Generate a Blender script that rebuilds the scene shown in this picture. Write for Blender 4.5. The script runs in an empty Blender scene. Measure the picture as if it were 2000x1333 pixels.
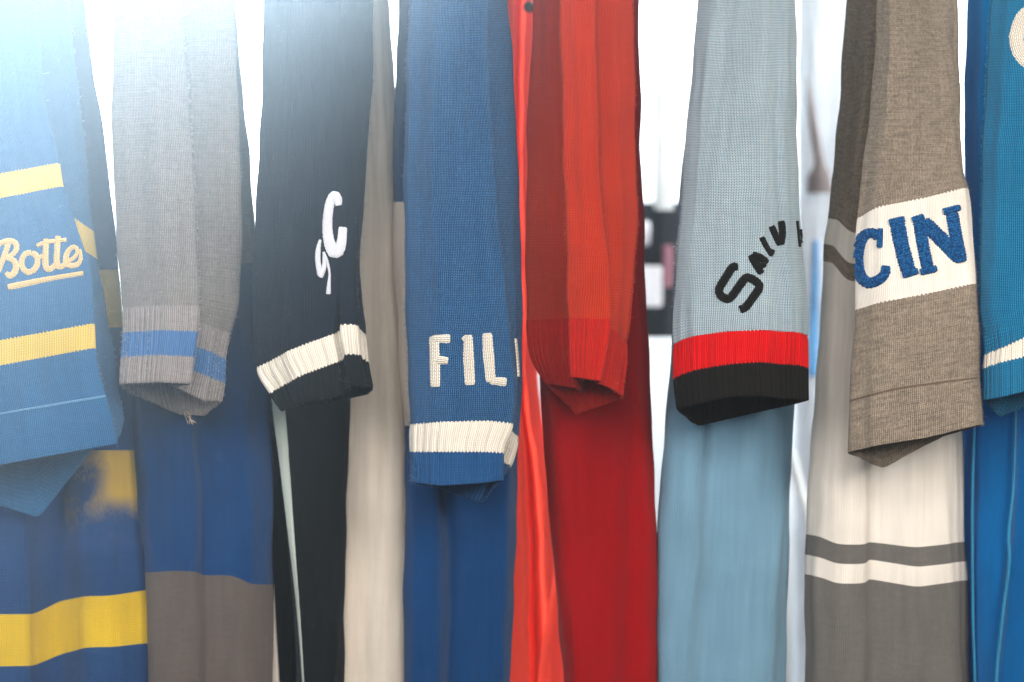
import bpy, math, random
import numpy as np
from mathutils import Vector
from mathutils.bvhtree import BVHTree

random.seed(7)
rng = np.random.default_rng(7)
SC = bpy.context.scene
COL = SC.collection

# ------------------------------------------------------------------ camera
LENS, FW = 70.0, 1.0                    # frame is 1 m wide at the plane of the sleeves (y = 0)
D = FW * LENS / 36.0
cam = bpy.data.cameras.new('camera')
cam.lens = LENS; cam.sensor_width = 36.0
cam.clip_start = 0.05; cam.clip_end = 60
cam.dof.use_dof = True
cam.dof.focus_distance = D
cam.dof.aperture_fstop = 3.0
cam_o = bpy.data.objects.new('camera', cam)
cam_o.location = (0, -D, 0); cam_o.rotation_euler = (math.radians(90), 0, 0)
COL.objects.link(cam_o); SC.camera = cam_o

# ------------------------------------------------------------------ light
world = bpy.data.worlds.new('World'); SC.world = world
world.use_nodes = True
world.node_tree.nodes['Background'].inputs[0].default_value = (0.80, 0.90, 1.0, 1)
world.node_tree.nodes['Background'].inputs[1].default_value = 0.10

def area(name, loc, target, size, power, color, size_y=None):
    l = bpy.data.lights.new(name, 'AREA'); l.energy = power; l.color = color
    l.size = size
    if size_y: l.shape = 'RECTANGLE'; l.size_y = size_y
    o = bpy.data.objects.new(name, l); o.location = loc
    o.rotation_euler = (Vector(target) - Vector(loc)).to_track_quat('-Z', 'Y').to_euler()
    COL.objects.link(o); return o

area('shop_front_light', (1.75, -2.0, 0.9), (0.1, 0.0, -0.1), 0.9, 66, (1.0, 0.90, 0.78))
area('room_light', (-1.75, -2.0, 0.8), (-0.05, 0.0, -0.1), 1.1, 46, (1.0, 0.95, 0.89))
area('aisle_light', (0.1, -2.6, 0.9), (0.0, 0.0, -0.1), 1.6, 72, (1.0, 0.94, 0.86))
area('wall_fill', (0.9, 1.5, 1.9), (1.0, 2.6, 0.0), 2.8, 190, (0.93, 0.98, 1.0), 0.4)  # added unseen lamp that brightens the white wall
area('back_rail_fill', (1.1, 0.75, 1.6), (0.9, 1.2, -0.2), 0.8, 110, (0.95, 0.98, 1.0))  # added out of view to lift the garments further back
sp = bpy.data.lights.new('veil_spot', 'SPOT')        # added unseen spot, lights only the haze for the pale veil
sp.energy = 23500; sp.color = (0.68, 0.87, 1.0); sp.spot_size = math.radians(106); sp.spot_blend = 1.0
sp.shadow_soft_size = 0.05
spo = bpy.data.objects.new('veil_spot', sp)
spo.location = (0.09, -0.11, 0.61)
spo.rotation_euler = Vector((-0.753, -0.654, 0.068)).to_track_quat('-Z', 'Y').to_euler()
COL.objects.link(spo)

vs = SC.view_settings
vs.view_transform = 'Standard'; vs.look = 'None'; vs.exposure = 0.0; vs.gamma = 1.0
vs.use_curve_mapping = False
SC.cycles.use_denoising = True
SC.cycles.adaptive_threshold = 0.02
SC.cycles.max_bounces = 5
SC.cycles.diffuse_bounces = 3
SC.cycles.transmission_bounces = 3
SC.cycles.volume_bounces = 0
SC.cycles.transparent_max_bounces = 12
SC.cycles.sample_clamp_indirect = 6

# ------------------------------------------------------------------ helpers
def P(px, py, d=0.0):
    """a point of the place, d metres behind the plane of the sleeves, from photograph coordinates"""
    k = FW / 2000.0 * (D + d) / D
    return ((px - 1000) * k, d, -(py - 666.5) * k)

def lin(c):
    out = []
    for v in c:
        v /= 255.0
        out.append(v / 12.92 if v <= 0.04045 else ((v + 0.055) / 1.055) ** 2.4)
    return out

def put(o, parent=None, label=None, cat=None, group=None, kind=None):
    COL.objects.link(o)
    if parent is not None: o.parent = parent
    if label: o['label'] = label
    if cat: o['category'] = cat
    if group: o['group'] = group
    if kind: o['kind'] = kind
    return o

def empty(name, loc, label, cat, group=None):
    o = bpy.data.objects.new(name, None); o.empty_display_size = 0.05
    o.location = loc
    return put(o, None, label, cat, group)

def mesh_obj(name, verts, faces, mat, parent=None, uv=None, smooth=True, **kw):
    verts = np.asarray(verts, dtype=np.float32).reshape(-1, 3)
    if parent is not None:
        off = np.zeros(3); p = parent
        while p is not None: off += np.array(p.location); p = p.parent
        verts = verts - off.astype(np.float32)
    faces = np.asarray(faces, dtype=np.int32)
    me = bpy.data.meshes.new(name)
    me.vertices.add(len(verts)); me.vertices.foreach_set('co', verts.ravel())
    n, k = faces.shape
    me.loops.add(n * k); me.loops.foreach_set('vertex_index', faces.ravel())
    me.polygons.add(n)
    me.polygons.foreach_set('loop_start', np.arange(0, n * k, k, dtype=np.int32))
    me.polygons.foreach_set('loop_total', np.full(n, k, dtype=np.int32))
    if uv is not None:
        l = me.uv_layers.new(name='UVMap')
        l.data.foreach_set('uv', np.asarray(uv, dtype=np.float32).ravel())
    me.update(calc_edges=True)
    if smooth: me.polygons.foreach_set('use_smooth', np.ones(n, dtype=bool))
    me.materials.append(mat)
    o = bpy.data.objects.new(name, me)
    return put(o, parent, **kw)

# ------------------------------------------------------------------ materials
class NT:
    def __init__(self, mat):
        self.t = mat.node_tree; self.t.nodes.clear()
    def n(self, typ, **kw):
        x = self.t.nodes.new(typ)
        for k, v in kw.items(): setattr(x, k, v)
        return x
    def set(self, sock, v):
        if hasattr(v, 'is_output') or isinstance(v, bpy.types.NodeSocket): self.t.links.new(v, sock)
        else: sock.default_value = v
    def m(self, op, a, b=0.0, c=None, clamp=False):
        x = self.n('ShaderNodeMath', operation=op); x.use_clamp = clamp
        self.set(x.inputs[0], a); self.set(x.inputs[1], b)
        if c is not None: self.set(x.inputs[2], c)
        return x.outputs[0]
    def vec(self, x, y, z=0.0):
        v = self.n('ShaderNodeCombineXYZ')
        for i, s in enumerate((x, y, z)): self.set(v.inputs[i], s)
        return v.outputs[0]
    def mixc(self, f, a, b, mode='MIX'):
        x = self.n('ShaderNodeMix', data_type='RGBA', blend_type=mode)
        self.set(x.inputs[0], f); self.set(x.inputs[6], a); self.set(x.inputs[7], b)
        return x.outputs[2]

def knit(name, rgb, rgb2=None, marl=0.25, w=0.0023, h=0.0018, transl=0.18, holes=0.0, bump=0.55,
         depth=0.5, sheen=0.25, fleck_hilite=None, patch=None, patch_v=None, tint=None):
    """plain knitted wool: V stitches from the UV map (metres), marled yarn, some light through the cloth"""
    mat = bpy.data.materials.new(name); mat.use_nodes = True
    T = NT(mat)
    uv = T.n('ShaderNodeUVMap'); uv.uv_map = 'UVMap'
    sep = T.n('ShaderNodeSeparateXYZ'); T.t.links.new(uv.outputs[0], sep.inputs[0])
    U, V = sep.outputs[0], sep.outputs[1]
    # slow wander so that columns and rows are not ruled lines
    nz0 = T.n('ShaderNodeTexNoise'); nz0.inputs['Scale'].default_value = 28; nz0.inputs['Detail'].default_value = 0
    T.t.links.new(uv.outputs[0], nz0.inputs['Vector'])
    wob = T.m('MULTIPLY', T.m('SUBTRACT', nz0.outputs[0], 0.5), 1.3)
    w *= 1.25; h *= 1.25; depth = min(0.85, depth * 1.25); bump *= 1.3
    a0 = T.m('ADD', T.m('DIVIDE', U, w), T.m('MULTIPLY', wob, 0.6))
    b0 = T.m('ADD', T.m('DIVIDE', V, h), wob)
    a = T.m('MULTIPLY', T.m('ABSOLUTE', T.m('SUBTRACT', T.m('FRACT', a0), 0.5)), 2.0)
    p = T.m('SUBTRACT', 1.0, T.m('POWER', T.m('ABSOLUTE', T.m('SUBTRACT', T.m('MULTIPLY', a, 2.0), 1.0)), 2.0))
    q = T.m('FRACT', T.m('ADD', b0, T.m('MULTIPLY', a, 0.9)))
    r = T.m('SUBTRACT', 1.0, T.m('POWER', T.m('ABSOLUTE', T.m('SUBTRACT', T.m('MULTIPLY', q, 2.0), 1.0)), 2.0))
    hg = T.m('MULTIPLY', p, T.m('ADD', 0.3, T.m('MULTIPLY', r, 0.7)))
    # stitch-to-stitch and marl variation
    wn = T.n('ShaderNodeTexWhiteNoise', noise_dimensions='2D')
    T.t.links.new(T.vec(T.m('FLOOR', T.m('MULTIPLY', a0, 2.0)), T.m('FLOOR', b0)), wn.inputs['Vector'])
    nz = T.n('ShaderNodeTexNoise'); nz.inputs['Scale'].default_value = 1.0; nz.inputs['Detail'].default_value = 2
    nz.inputs['Roughness'].default_value = 0.7
    T.t.links.new(T.vec(T.m('MULTIPLY', U, 55.0), T.m('MULTIPLY', V, 330.0)), nz.inputs['Vector'])
    nz2 = T.n('ShaderNodeTexNoise'); nz2.inputs['Scale'].default_value = 11.0; nz2.inputs['Detail'].default_value = 2
    T.t.links.new(uv.outputs[0], nz2.inputs['Vector'])
    c1 = lin(rgb) + [1]
    c2 = (lin(rgb2) if rgb2 else [v * 0.6 for v in c1[:3]]) + [1]
    f = T.m('ADD', T.m('MULTIPLY', T.m('SUBTRACT', nz.outputs[0], 0.5), 2.2),
            T.m('MULTIPLY', T.m('SUBTRACT', wn.outputs[0], 0.5), 0.7))
    f = T.m('ADD', T.m('MULTIPLY', f, marl), marl * 0.9, clamp=True)
    col = T.mixc(f, tuple(c1), tuple(c2))
    if fleck_hilite:  # lighter flecks painted as highlights on the stitch crests
        fl = T.m('MULTIPLY', T.m('POWER', hg, 2.0), T.m('ADD', 0.25, T.m('MULTIPLY', wn.outputs[0], 0.5)))
        col = T.mixc(fl, col, tuple(lin(fleck_hilite) + [1]))
    if patch:      # a stripe of the far side showing through the thin cloth in mottled spots
        pn = T.n('ShaderNodeTexNoise'); pn.inputs['Scale'].default_value = 26.0; pn.inputs['Detail'].default_value = 3
        T.t.links.new(uv.outputs[0], pn.inputs['Vector'])
        pf = T.m('ADD', T.m('MULTIPLY', T.m('SUBTRACT', pn.outputs[0], 0.50), 5.0), T.m('MULTIPLY', wn.outputs[0], 0.5), clamp=True)
        mr = T.n('ShaderNodeMapRange', interpolation_type='SMOOTHSTEP'); T.t.links.new(V, mr.inputs[0])
        mr.inputs[1].default_value, mr.inputs[2].default_value = patch_v[:2]
        mr.inputs[3].default_value = 1.0; mr.inputs[4].default_value = 0.0
        pf = T.m('MULTIPLY', pf, mr.outputs[0])
        gp = T.n('ShaderNodeNewGeometry'); sx = T.n('ShaderNodeSeparateXYZ'); T.t.links.new(gp.outputs['Position'], sx.inputs[0])
        mx_ = T.n('ShaderNodeMapRange', interpolation_type='SMOOTHSTEP'); T.t.links.new(sx.outputs[0], mx_.inputs[0])
        mx_.inputs[1].default_value, mx_.inputs[2].default_value = P(176, 0, .12)[0], P(232, 0, .12)[0]
        mv = T.n('ShaderNodeMapRange', interpolation_type='SMOOTHSTEP'); T.t.links.new(V, mv.inputs[0])
        mv.inputs[1].default_value, mv.inputs[2].default_value = patch_v[2] - 0.012, patch_v[2] + 0.012
        mv.inputs[3].default_value = 1.0; mv.inputs[4].default_value = 0.0
        pf = T.m('ADD', T.m('MULTIPLY', pf, 0.45), T.m('MULTIPLY', mx_.outputs[0], mv.outputs[0]), clamp=True)
        col = T.mixc(pf, col, tuple(lin(patch) + [1]))
    big = T.m('ADD', 0.80, T.m('MULTIPLY', nz2.outputs[0], 0.40))
    ns = T.n('ShaderNodeTexNoise'); ns.inputs['Scale'].default_value = 1.0; ns.inputs['Detail'].default_value = 2
    T.t.links.new(T.vec(T.m('MULTIPLY', U, 150.0), T.m('MULTIPLY', V, 9.0)), ns.inputs['Vector'])
    big = T.m('MULTIPLY', big, T.m('ADD', 0.84, T.m('MULTIPLY', ns.outputs[0], 0.32)))
    sh = T.m('MULTIPLY', T.m('ADD', 1.0 - depth, T.m('MULTIPLY', hg, depth * 1.35)), big)
    col = T.mixc(1.0, col, T.vec(sh, sh, sh), 'MULTIPLY')
    bp = T.n('ShaderNodeBump'); bp.inputs['Strength'].default_value = bump; bp.inputs['Distance'].default_value = 0.0009
    T.set(bp.inputs['Height'], T.m('ADD', hg, T.m('MULTIPLY', nz.outputs[0], 0.5)))
    bs = T.n('ShaderNodeBsdfPrincipled')
    T.set(bs.inputs['Base Color'], col)
    bs.inputs['Roughness'].default_value = 0.92
    bs.inputs['Specular IOR Level'].default_value = 0.12
    bs.inputs['Sheen Weight'].default_value = sheen
    bs.inputs['Sheen Roughness'].default_value = 0.45
    bs.inputs['Sheen Tint'].default_value = tuple([min(1, v * 0.5 + 0.45) for v in c1[:3]] + [1])
    T.t.links.new(bp.outputs[0], bs.inputs['Normal'])
    tr = T.n('ShaderNodeBsdfTranslucent')
    if tint:
        T.set(tr.inputs[0], tuple(lin(tint) + [1]))
    else:
        T.set(tr.inputs[0], col)
    mx = T.n('ShaderNodeMixShader'); mx.inputs[0].default_value = transl
    T.t.links.new(bs.outputs[0], mx.inputs[1]); T.t.links.new(tr.outputs[0], mx.inputs[2])
    out = T.n('ShaderNodeOutputMaterial'); last = mx.outputs[0]
    if holes > 0:      # stretched knit lets pin-points of light through between the loops
        nh = T.n('ShaderNodeTexNoise'); nh.inputs['Scale'].default_value = 1.0; nh.inputs['Detail'].default_value = 2
        T.t.links.new(T.vec(T.m('MULTIPLY', U, 38.0), T.m('MULTIPLY', V, 5.0), 3.7), nh.inputs['Vector'])
        msk = T.m('MULTIPLY', T.m('GREATER_THAN', nh.outputs[0], 1.0 - holes), T.m('LESS_THAN', hg, 0.16))
        msk = T.m('MULTIPLY', msk, T.m('GREATER_THAN', wn.outputs[0], 0.35))
        tp = T.n('ShaderNodeBsdfTransparent')
        m2 = T.n('ShaderNodeMixShader'); T.set(m2.inputs[0], T.m('MULTIPLY', msk, 0.8))
        T.t.links.new(last, m2.inputs[1]); T.t.links.new(tp.outputs[0], m2.inputs[2]); last = m2.outputs[0]
    T.t.links.new(last, out.inputs[0])
    return mat

def chenille(name, rgb, rgb2, scale=1.0):
    """looped embroidery yarn"""
    mat = bpy.data.materials.new(name); mat.use_nodes = True
    T = NT(mat)
    uv = T.n('ShaderNodeUVMap'); uv.uv_map = 'UVMap'
    vo = T.n('ShaderNodeTexVoronoi'); vo.inputs['Scale'].default_value = 620 * scale
    T.t.links.new(uv.outputs[0], vo.inputs['Vector'])
    sep = T.n('ShaderNodeSeparateXYZ'); T.t.links.new(uv.outputs[0], sep.inputs[0])
    br = T.m('SINE', T.m('ADD', T.m('MULTIPLY', sep.outputs[1], 3300.0 * scale),
             T.m('MULTIPLY', T.m('PINGPONG', sep.outputs[0], 0.0016), 2600.0)))
    hg = T.m('ADD', T.m('MULTIPLY', br, 0.25), T.m('SUBTRACT', 0.9, vo.outputs['Distance']))
    col = T.mixc(T.m('MULTIPLY', T.m('SUBTRACT', 1.0, hg), 1.5, clamp=True), tuple(lin(rgb) + [1]), tuple(lin(rgb2) + [1]))
    bp = T.n('ShaderNodeBump'); bp.inputs['Strength'].default_value = 0.7; bp.inputs['Distance'].default_value = 0.0012
    T.set(bp.inputs['Height'], hg)
    bs = T.n('ShaderNodeBsdfPrincipled'); T.set(bs.inputs['Base Color'], col)
    bs.inputs['Roughness'].default_value = 0.95; bs.inputs['Specular IOR Level'].default_value = 0.1
    bs.inputs['Sheen Weight'].default_value = 0.08
    T.t.links.new(bp.outputs[0], bs.inputs['Normal'])
    out = T.n('ShaderNodeOutputMaterial'); T.t.links.new(bs.outputs[0], out.inputs[0])
    return mat

def fibre_mat(name, rgb):
    mat = bpy.data.materials.new(name); mat.use_nodes = True
    T = NT(mat)
    d = T.n('ShaderNodeBsdfDiffuse'); T.set(d.inputs[0], tuple(lin(rgb) + [1]))
    t = T.n('ShaderNodeBsdfTranslucent'); T.set(t.inputs[0], tuple(lin(rgb) + [1]))
    mx = T.n('ShaderNodeMixShader'); mx.inputs[0].default_value = 0.5
    T.t.links.new(d.outputs[0], mx.inputs[1]); T.t.links.new(t.outputs[0], mx.inputs[2])
    out = T.n('ShaderNodeOutputMaterial'); T.t.links.new(mx.outputs[0], out.inputs[0])
    return mat

# ------------------------------------------------------------------ cloth tubes
def pchip(t, Y, q):
    """shape-preserving interpolation of Y (K,...) given at t (K) to q (R)"""
    K = len(t); h = np.diff(t); sh = Y.shape[1:]
    Yf = Y.reshape(K, -1); dl = np.diff(Yf, axis=0) / h[:, None]
    m = np.zeros_like(Yf)
    if K == 2: m[:] = dl[0]
    else:
        w1 = (2 * h[1:] + h[:-1])[:, None]; w2 = (h[1:] + 2 * h[:-1])[:, None]
        s = dl[:-1] * dl[1:] > 0
        with np.errstate(divide='ignore', invalid='ignore'):
            hm = (w1 + w2) / (w1 / dl[:-1] + w2 / dl[1:])
        m[1:-1] = np.where(s, hm, 0); m[0] = dl[0]; m[-1] = dl[-1]
    i = np.clip(np.searchsorted(t, q, side='right') - 1, 0, K - 2)
    x = ((q - t[i]) / h[i])[:, None]; hh = h[i][:, None]
    out = ((1 + 2 * x) * (1 - x) ** 2 * Yf[i] + x * (1 - x) ** 2 * hh * m[i]
           + x * x * (3 - 2 * x) * Yf[i + 1] + x * x * (x - 1) * hh * m[i + 1])
    return out.reshape((len(q),) + sh)

class Tube:
    """closed cloth tube through key rings; every ring lists the same control points (px, depth, y offset)"""
    def __init__(self, keys, sigma=0.004, folds=0.0, seed=1):
        self.keys = np.array([[P(p[0], y + (p[2] if len(p) > 2 else 0), p[1]) for p in pts] for y, pts in keys])
        K, N, _ = self.keys.shape
        seg = np.linalg.norm(np.diff(self.keys, axis=0), axis=2)
        self.t = np.concatenate([[0], np.cumsum(np.maximum(seg.mean(axis=1), 1e-4))])
        e = np.linalg.norm(np.roll(self.keys, -1, axis=1) - self.keys, axis=2).mean(axis=0)
        self.e = np.maximum(e, 0.002); self.per = self.e.sum(); self.sigma = sigma
        self.folds = folds
        r = np.random.default_rng(seed)
        self.modes = [(r.integers(2, 9), r.uniform(2, 9), r.uniform(0, 6.28), r.uniform(0, 6.28), r.uniform(.4, 1)) for _ in range(9)]
        self.fine = [(r.integers(8, 26), r.uniform(8, 34), r.uniform(0, 6.28), r.uniform(0, 6.28), r.uniform(.3, 1)) for _ in range(12)]
    def weights(self, C):
        N = len(self.e); cum = np.concatenate([[0], np.cumsum(self.e)])
        s = np.arange(C) / C * self.per
        i = np.clip(np.searchsorted(cum, s, side='right') - 1, 0, N - 1)
        x = (s - cum[i]) / self.e[i]
        W = np.zeros((C, N)); W[np.arange(C), i] += 1 - x; W[np.arange(C), (i + 1) % N] += x
        sg = self.sigma / (self.per / C)
        if sg > 0.3:
            k = np.arange(C); k = np.minimum(k, C - k)
            g = np.exp(-0.5 * (k / sg) ** 2); g /= g.sum()
            W = np.real(np.fft.ifft(np.fft.fft(W, axis=0) * np.fft.fft(g)[:, None], axis=0))
        return W, s
    def rows(self, q, C, disp=None):
        W, u = self.weights(C)
        R = pchip(self.t, self.keys, q)
        X = np.einsum('cn,rnd->rcd', W, R)
        du = np.roll(X, -1, axis=1) - np.roll(X, 1, axis=1)
        dv = np.gradient(X, axis=0) if len(q) > 1 else np.tile(np.array([0, 0, -1.0]), X.shape[:2] + (1,))
        n = np.cross(du, dv); n /= np.maximum(np.linalg.norm(n, axis=2, keepdims=True), 1e-9)
        ctr = X.mean(axis=1, keepdims=True)
        if (n * (X - ctr)).sum() < 0: n = -n
        if self.folds > 0:
            ph = 2 * np.pi * u / self.per
            f = np.zeros(X.shape[:2])
            for a, b, c, d_, w in self.modes:
                f += w * np.sin(a * ph[None] + b * q[:, None] + c) * np.sin(b * 0.6 * q[:, None] + d_)
            g = np.zeros(X.shape[:2])
            for a, b, c, d_, w in self.fine:
                g += w * np.sin(a * ph[None] + 3 * np.sin(b * 0.5 * q[:, None] + c) + d_) * np.sin(b * q[:, None] + c * 2)
            X = X + n * (f * self.folds * 0.4 + g * self.folds * 0.16)[:, :, None]
        if self.folds > 0:      # the cloth hangs with a slight sway, not ruled straight
            m0, m1 = self.modes[0], self.modes[1]; ph = 2 * np.pi * u / self.per
            sw = np.sin(q[:, None] * 52 + m0[2] + 1.5 * np.sin(ph[None] + m0[3])) + 0.7 * np.sin(q[:, None] * 97 + m1[2] + 2 * np.sin(ph[None] + m1[3]))
            X[:, :, 0] += 0.00045 * sw
        if disp is not None:
            X = X + n * disp(u, q)[:, :, None]
        return X, n, u

def grid(X, u, v, per):
    R, C, _ = X.shape
    r = np.arange(R - 1)[:, None]; c = np.arange(C)[None]
    c1 = (c + 1) % C
    F = np.stack([r * C + c + 0 * c, (r + 1) * C + c, (r + 1) * C + c1, r * C + c1], axis=2).reshape(-1, 4)
    u0 = np.broadcast_to(u[None], (R - 1, C)); u1 = np.broadcast_to(np.concatenate([u[1:], [per]])[None], (R - 1, C))
    v0 = np.broadcast_to(v[:-1][:, None], (R - 1, C)); v1 = np.broadcast_to(v[1:][:, None], (R - 1, C))
    UV = np.stack([np.stack([u0, v0], 2), np.stack([u0, v1], 2), np.stack([u1, v1], 2), np.stack([u1, v0], 2)], axis=2)
    return X.reshape(-1, 3), F, UV.reshape(-1, 2)

def cloth(tube, k0, k1, name, mat, parent, dc=0.0016, dr=0.004, rib=None, amp=0.0008, hem=False, thick=0.0028,
          inner=0.07, puff=0.0, gather=None, rib_in=True, cols=None, zig=True, **kw):
    t0, t1 = tube.t[k0], tube.t[k1]
    C = int(tube.per / dc)
    if rib:
        nr = int(round(tube.per / rib)); pitch = tube.per / nr
    nrow = max(3, int((t1 - t0) / dr) + 1)
    q = np.linspace(t0, t1, nrow)
    def disp(u, qq):
        z = np.zeros((len(qq), len(u)))
        if rib:
            wob = 0.16 * np.sin(u * 60 + 1.3)[None] + 0.08 * np.sin(u * 151)[None]
            s = np.abs(np.sin(np.pi * (u[None] / pitch + wob)))
            lv = (np.sin(np.floor(u / pitch + wob.mean()) * 12.9) * 0.18 + 1)[None]
            ramp = np.clip((qq - t0) / 0.006, 0, 1)[:, None] if rib_in else 1.0
            z += amp * lv * (np.power(s, 0.42) - 0.6) * ramp
        if puff:
            x = np.clip((qq - t0) / max(t1 - t0, 1e-6), 0, 1)
            z += (puff * np.sin(np.pi * np.clip(x, 0, 1)))[:, None]
        if gather:      # puckers drawn in by the cuff below
            reach, ga = gather
            k = np.clip(1 - (t1 - qq) / reach, 0, 1)[:, None]
            z += ga * k * (np.sin(u * 420 + 2 * np.sin(u * 60))[None] * 0.6 + np.sin(u * 170 + 1)[None]) * np.sin(np.pi * np.clip(k * 0.9, 0, 1)) 
        return z
    X, n, u = tube.rows(q, C, disp)
    v = q.copy()
    if zig and dc < 0.003:      # the colour change steps along the stitches
        zz = 0.0011 * (np.abs((u / 0.0034) % 1.0 - 0.5) * 4 - 1)
        for i, on in ((0, k0 > 0), (-1, not hem)):
            if on:
                dd = X[1] - X[0] if i == 0 else X[-1] - X[-2]
                dd = dd / np.maximum(np.linalg.norm(dd, axis=1, keepdims=True), 1e-9)
                X[i] = X[i] + dd * zz[:, None]
    if hem:
        Xe = X[-1]; ne = n[-1]
        dn = X[-1] - X[-3]; dn /= np.maximum(np.linalg.norm(dn, axis=1, keepdims=True), 1e-9)
        rim = []
        for a in np.linspace(0, np.pi, 7)[1:-1]:
            rim.append(Xe - ne * thick / 2 * (1 - math.cos(a)) + dn * thick / 2 * math.sin(a))
        qi = np.linspace(t1, max(t1 - inner, 0), max(4, int(inner / dr)))
        Xi, ni, _ = tube.rows(qi, C)
        Xi = Xi + (Xe - tube.rows(np.array([t1 - 1e-4, t1]), C)[0][-1])[None] * np.linspace(1, 0.3, len(qi))[:, None, None]
        sgn = 1.0 if (ni[0] * ne).sum() > 0 else -1.0
        Xi = Xi - sgn * ni * thick
        X = np.concatenate([X, np.array(rim), Xi])
        v = np.concatenate([v, t1 + np.linspace(0, 0.004, 5), t1 + 0.005 + (t1 - qi)])
    VV, F, UV = grid(X, u, v, tube.per)
    if cols is not None:    # only a range of the columns, by world x of the facing side
        R, C_, _ = X.shape
        cx = X.reshape(-1, 3)[F].mean(axis=1); keep = cols(cx)
        F = F[keep]; UV = UV.reshape(-1, 4, 2)[keep].reshape(-1, 2)
        used, inv = np.unique(F, return_inverse=True)
        VV = VV[used]; F = inv.reshape(-1, 4)
    return mesh_obj(name, VV, F, mat, parent, uv=UV, **kw)

def world_geo(objs):
    V, F, o0 = [], [], 0
    for o in objs:
        off = Vector((0, 0, 0)); p = o.parent
        while p is not None: off += p.location; p = p.parent
        me = o.data
        co = np.empty(len(me.vertices) * 3, dtype=np.float32); me.vertices.foreach_get('co', co)
        co = co.reshape(-1, 3) + np.array(off)
        fi = np.empty(len(me.loops), dtype=np.int32); me.loops.foreach_get('vertex_index', fi)
        V.append(co); F.append(fi.reshape(-1, 4) + o0); o0 += len(co)
    return np.concatenate(V), np.concatenate(F)

def bvh_of(objs):
    V, F = world_geo(objs)
    return BVHTree.FromPolygons(V.tolist(), F.tolist())

CAMP = Vector((0, -D, 0))
def spline(pts, widths, step):
    pts = np.array(pts, float); w = np.array(widths, float)
    if len(pts) == 2: dense, dw = np.linspace(pts[0], pts[1], 24), np.linspace(w[0], w[1], 24)
    else:
        ext = np.vstack([2 * pts[0] - pts[1], pts, 2 * pts[-1] - pts[-2]]); dense, dw = [], []
        for i in range(len(pts) - 1):
            p0, p1, p2, p3 = ext[i:i + 4]
            for x in np.linspace(0, 1, 14, endpoint=False):
                dense.append(0.5 * (2 * p1 + (p2 - p0) * x + (2 * p0 - 5 * p1 + 4 * p2 - p3) * x * x + (3 * p1 - p0 - 3 * p2 + p3) * x ** 3))
                dw.append(w[i] * (1 - x) + w[i + 1] * x)
        dense.append(pts[-1]); dw.append(w[-1]); dense = np.array(dense); dw = np.array(dw)
    L = np.concatenate([[0], np.cumsum(np.linalg.norm(np.diff(dense, axis=0), axis=1))])
    n = max(4, int(L[-1] / step)); s = np.linspace(0, L[-1], n)
    return np.stack([np.interp(s, L, dense[:, 0]), np.interp(s, L, dense[:, 1])], 1), np.interp(s, L, dw), s

def stitched(name, strokes, bvh, mat, parent, height=0.0016, origin=(0, 0), scale=1.0, ragged=0.06, label=None, cap=1.0, bold=1.16):
    """embroidered strokes laid on the cloth: each is a raised padded line that follows the surface below"""
    V, F, UV = [], [], []
    for si, st in enumerate(strokes):
        pts, w = st
        pts = [(origin[0] + a / scale, origin[1] + b / scale) for a, b in pts]
        ws = [bold * x / scale for x in (w if isinstance(w, (list, tuple)) else [w] * len(pts))]
        c, cw, s = spline(pts, ws, 1.6)
        tg = np.gradient(c, axis=0); tg /= np.maximum(np.linalg.norm(tg, axis=1, keepdims=True), 1e-6)
        nr = np.stack([-tg[:, 1], tg[:, 0]], 1)
        NX = 9; base = len(V); ok = []
        for i in range(len(c)):
            e = min(s[i], s[-1] - s[i]) / max(cw[i] * 0.5, 1e-3)
            e = min(1.0, e * cap + 0.35); k = math.sqrt(max(0.0, 1 - (1 - e) ** 2))
            jag = 1 + ragged * math.sin(s[i] * 1.15 + si) + ragged * random.uniform(-1, 1)
            for j in range(NX):
                x = -1 + 2 * j / (NX - 1)
                pp = c[i] + nr[i] * x * cw[i] * 0.5 * k * jag
                tgt = Vector(P(pp[0], pp[1], 0)); dr = (tgt - CAMP).normalized()
                hit, nn, _, _ = bvh.ray_cast(CAMP, dr)
                if hit is None: V.append((0, 0, 0)); ok.append(False)
                else:
                    if nn.dot(dr) > 0: nn = -nn
                    z = (height + 0.00012 * si) * (1 - x ** 4) * (0.55 + 0.45 * k) - 0.0002
                    V.append(tuple(hit + nn * z)); ok.append(True)
        for i in range(len(c) - 1):
            for j in range(NX - 1):
                ids = [i * NX + j, i * NX + j + 1, (i + 1) * NX + j + 1, (i + 1) * NX + j]
                if not all(ok[t] for t in ids): continue
                q = [Vector(V[base + t]) for t in ids]
                if max((q[0] - q[2]).length, (q[1] - q[3]).length) > 0.012: continue
                F.append([base + t for t in ids])
                for t in ids:
                    ii, jj = divmod(t, NX)
                    UV.append(((jj / (NX - 1) - .5) * cw[ii] * 0.0005 + si * 0.05, s[ii] * 0.0005 + si * 0.013))
    F = np.array(F)
    used, inv = np.unique(F, return_inverse=True)
    return mesh_obj(name, np.array(V)[used], inv.reshape(-1, 4), mat, parent, uv=UV, label=label)

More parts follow.
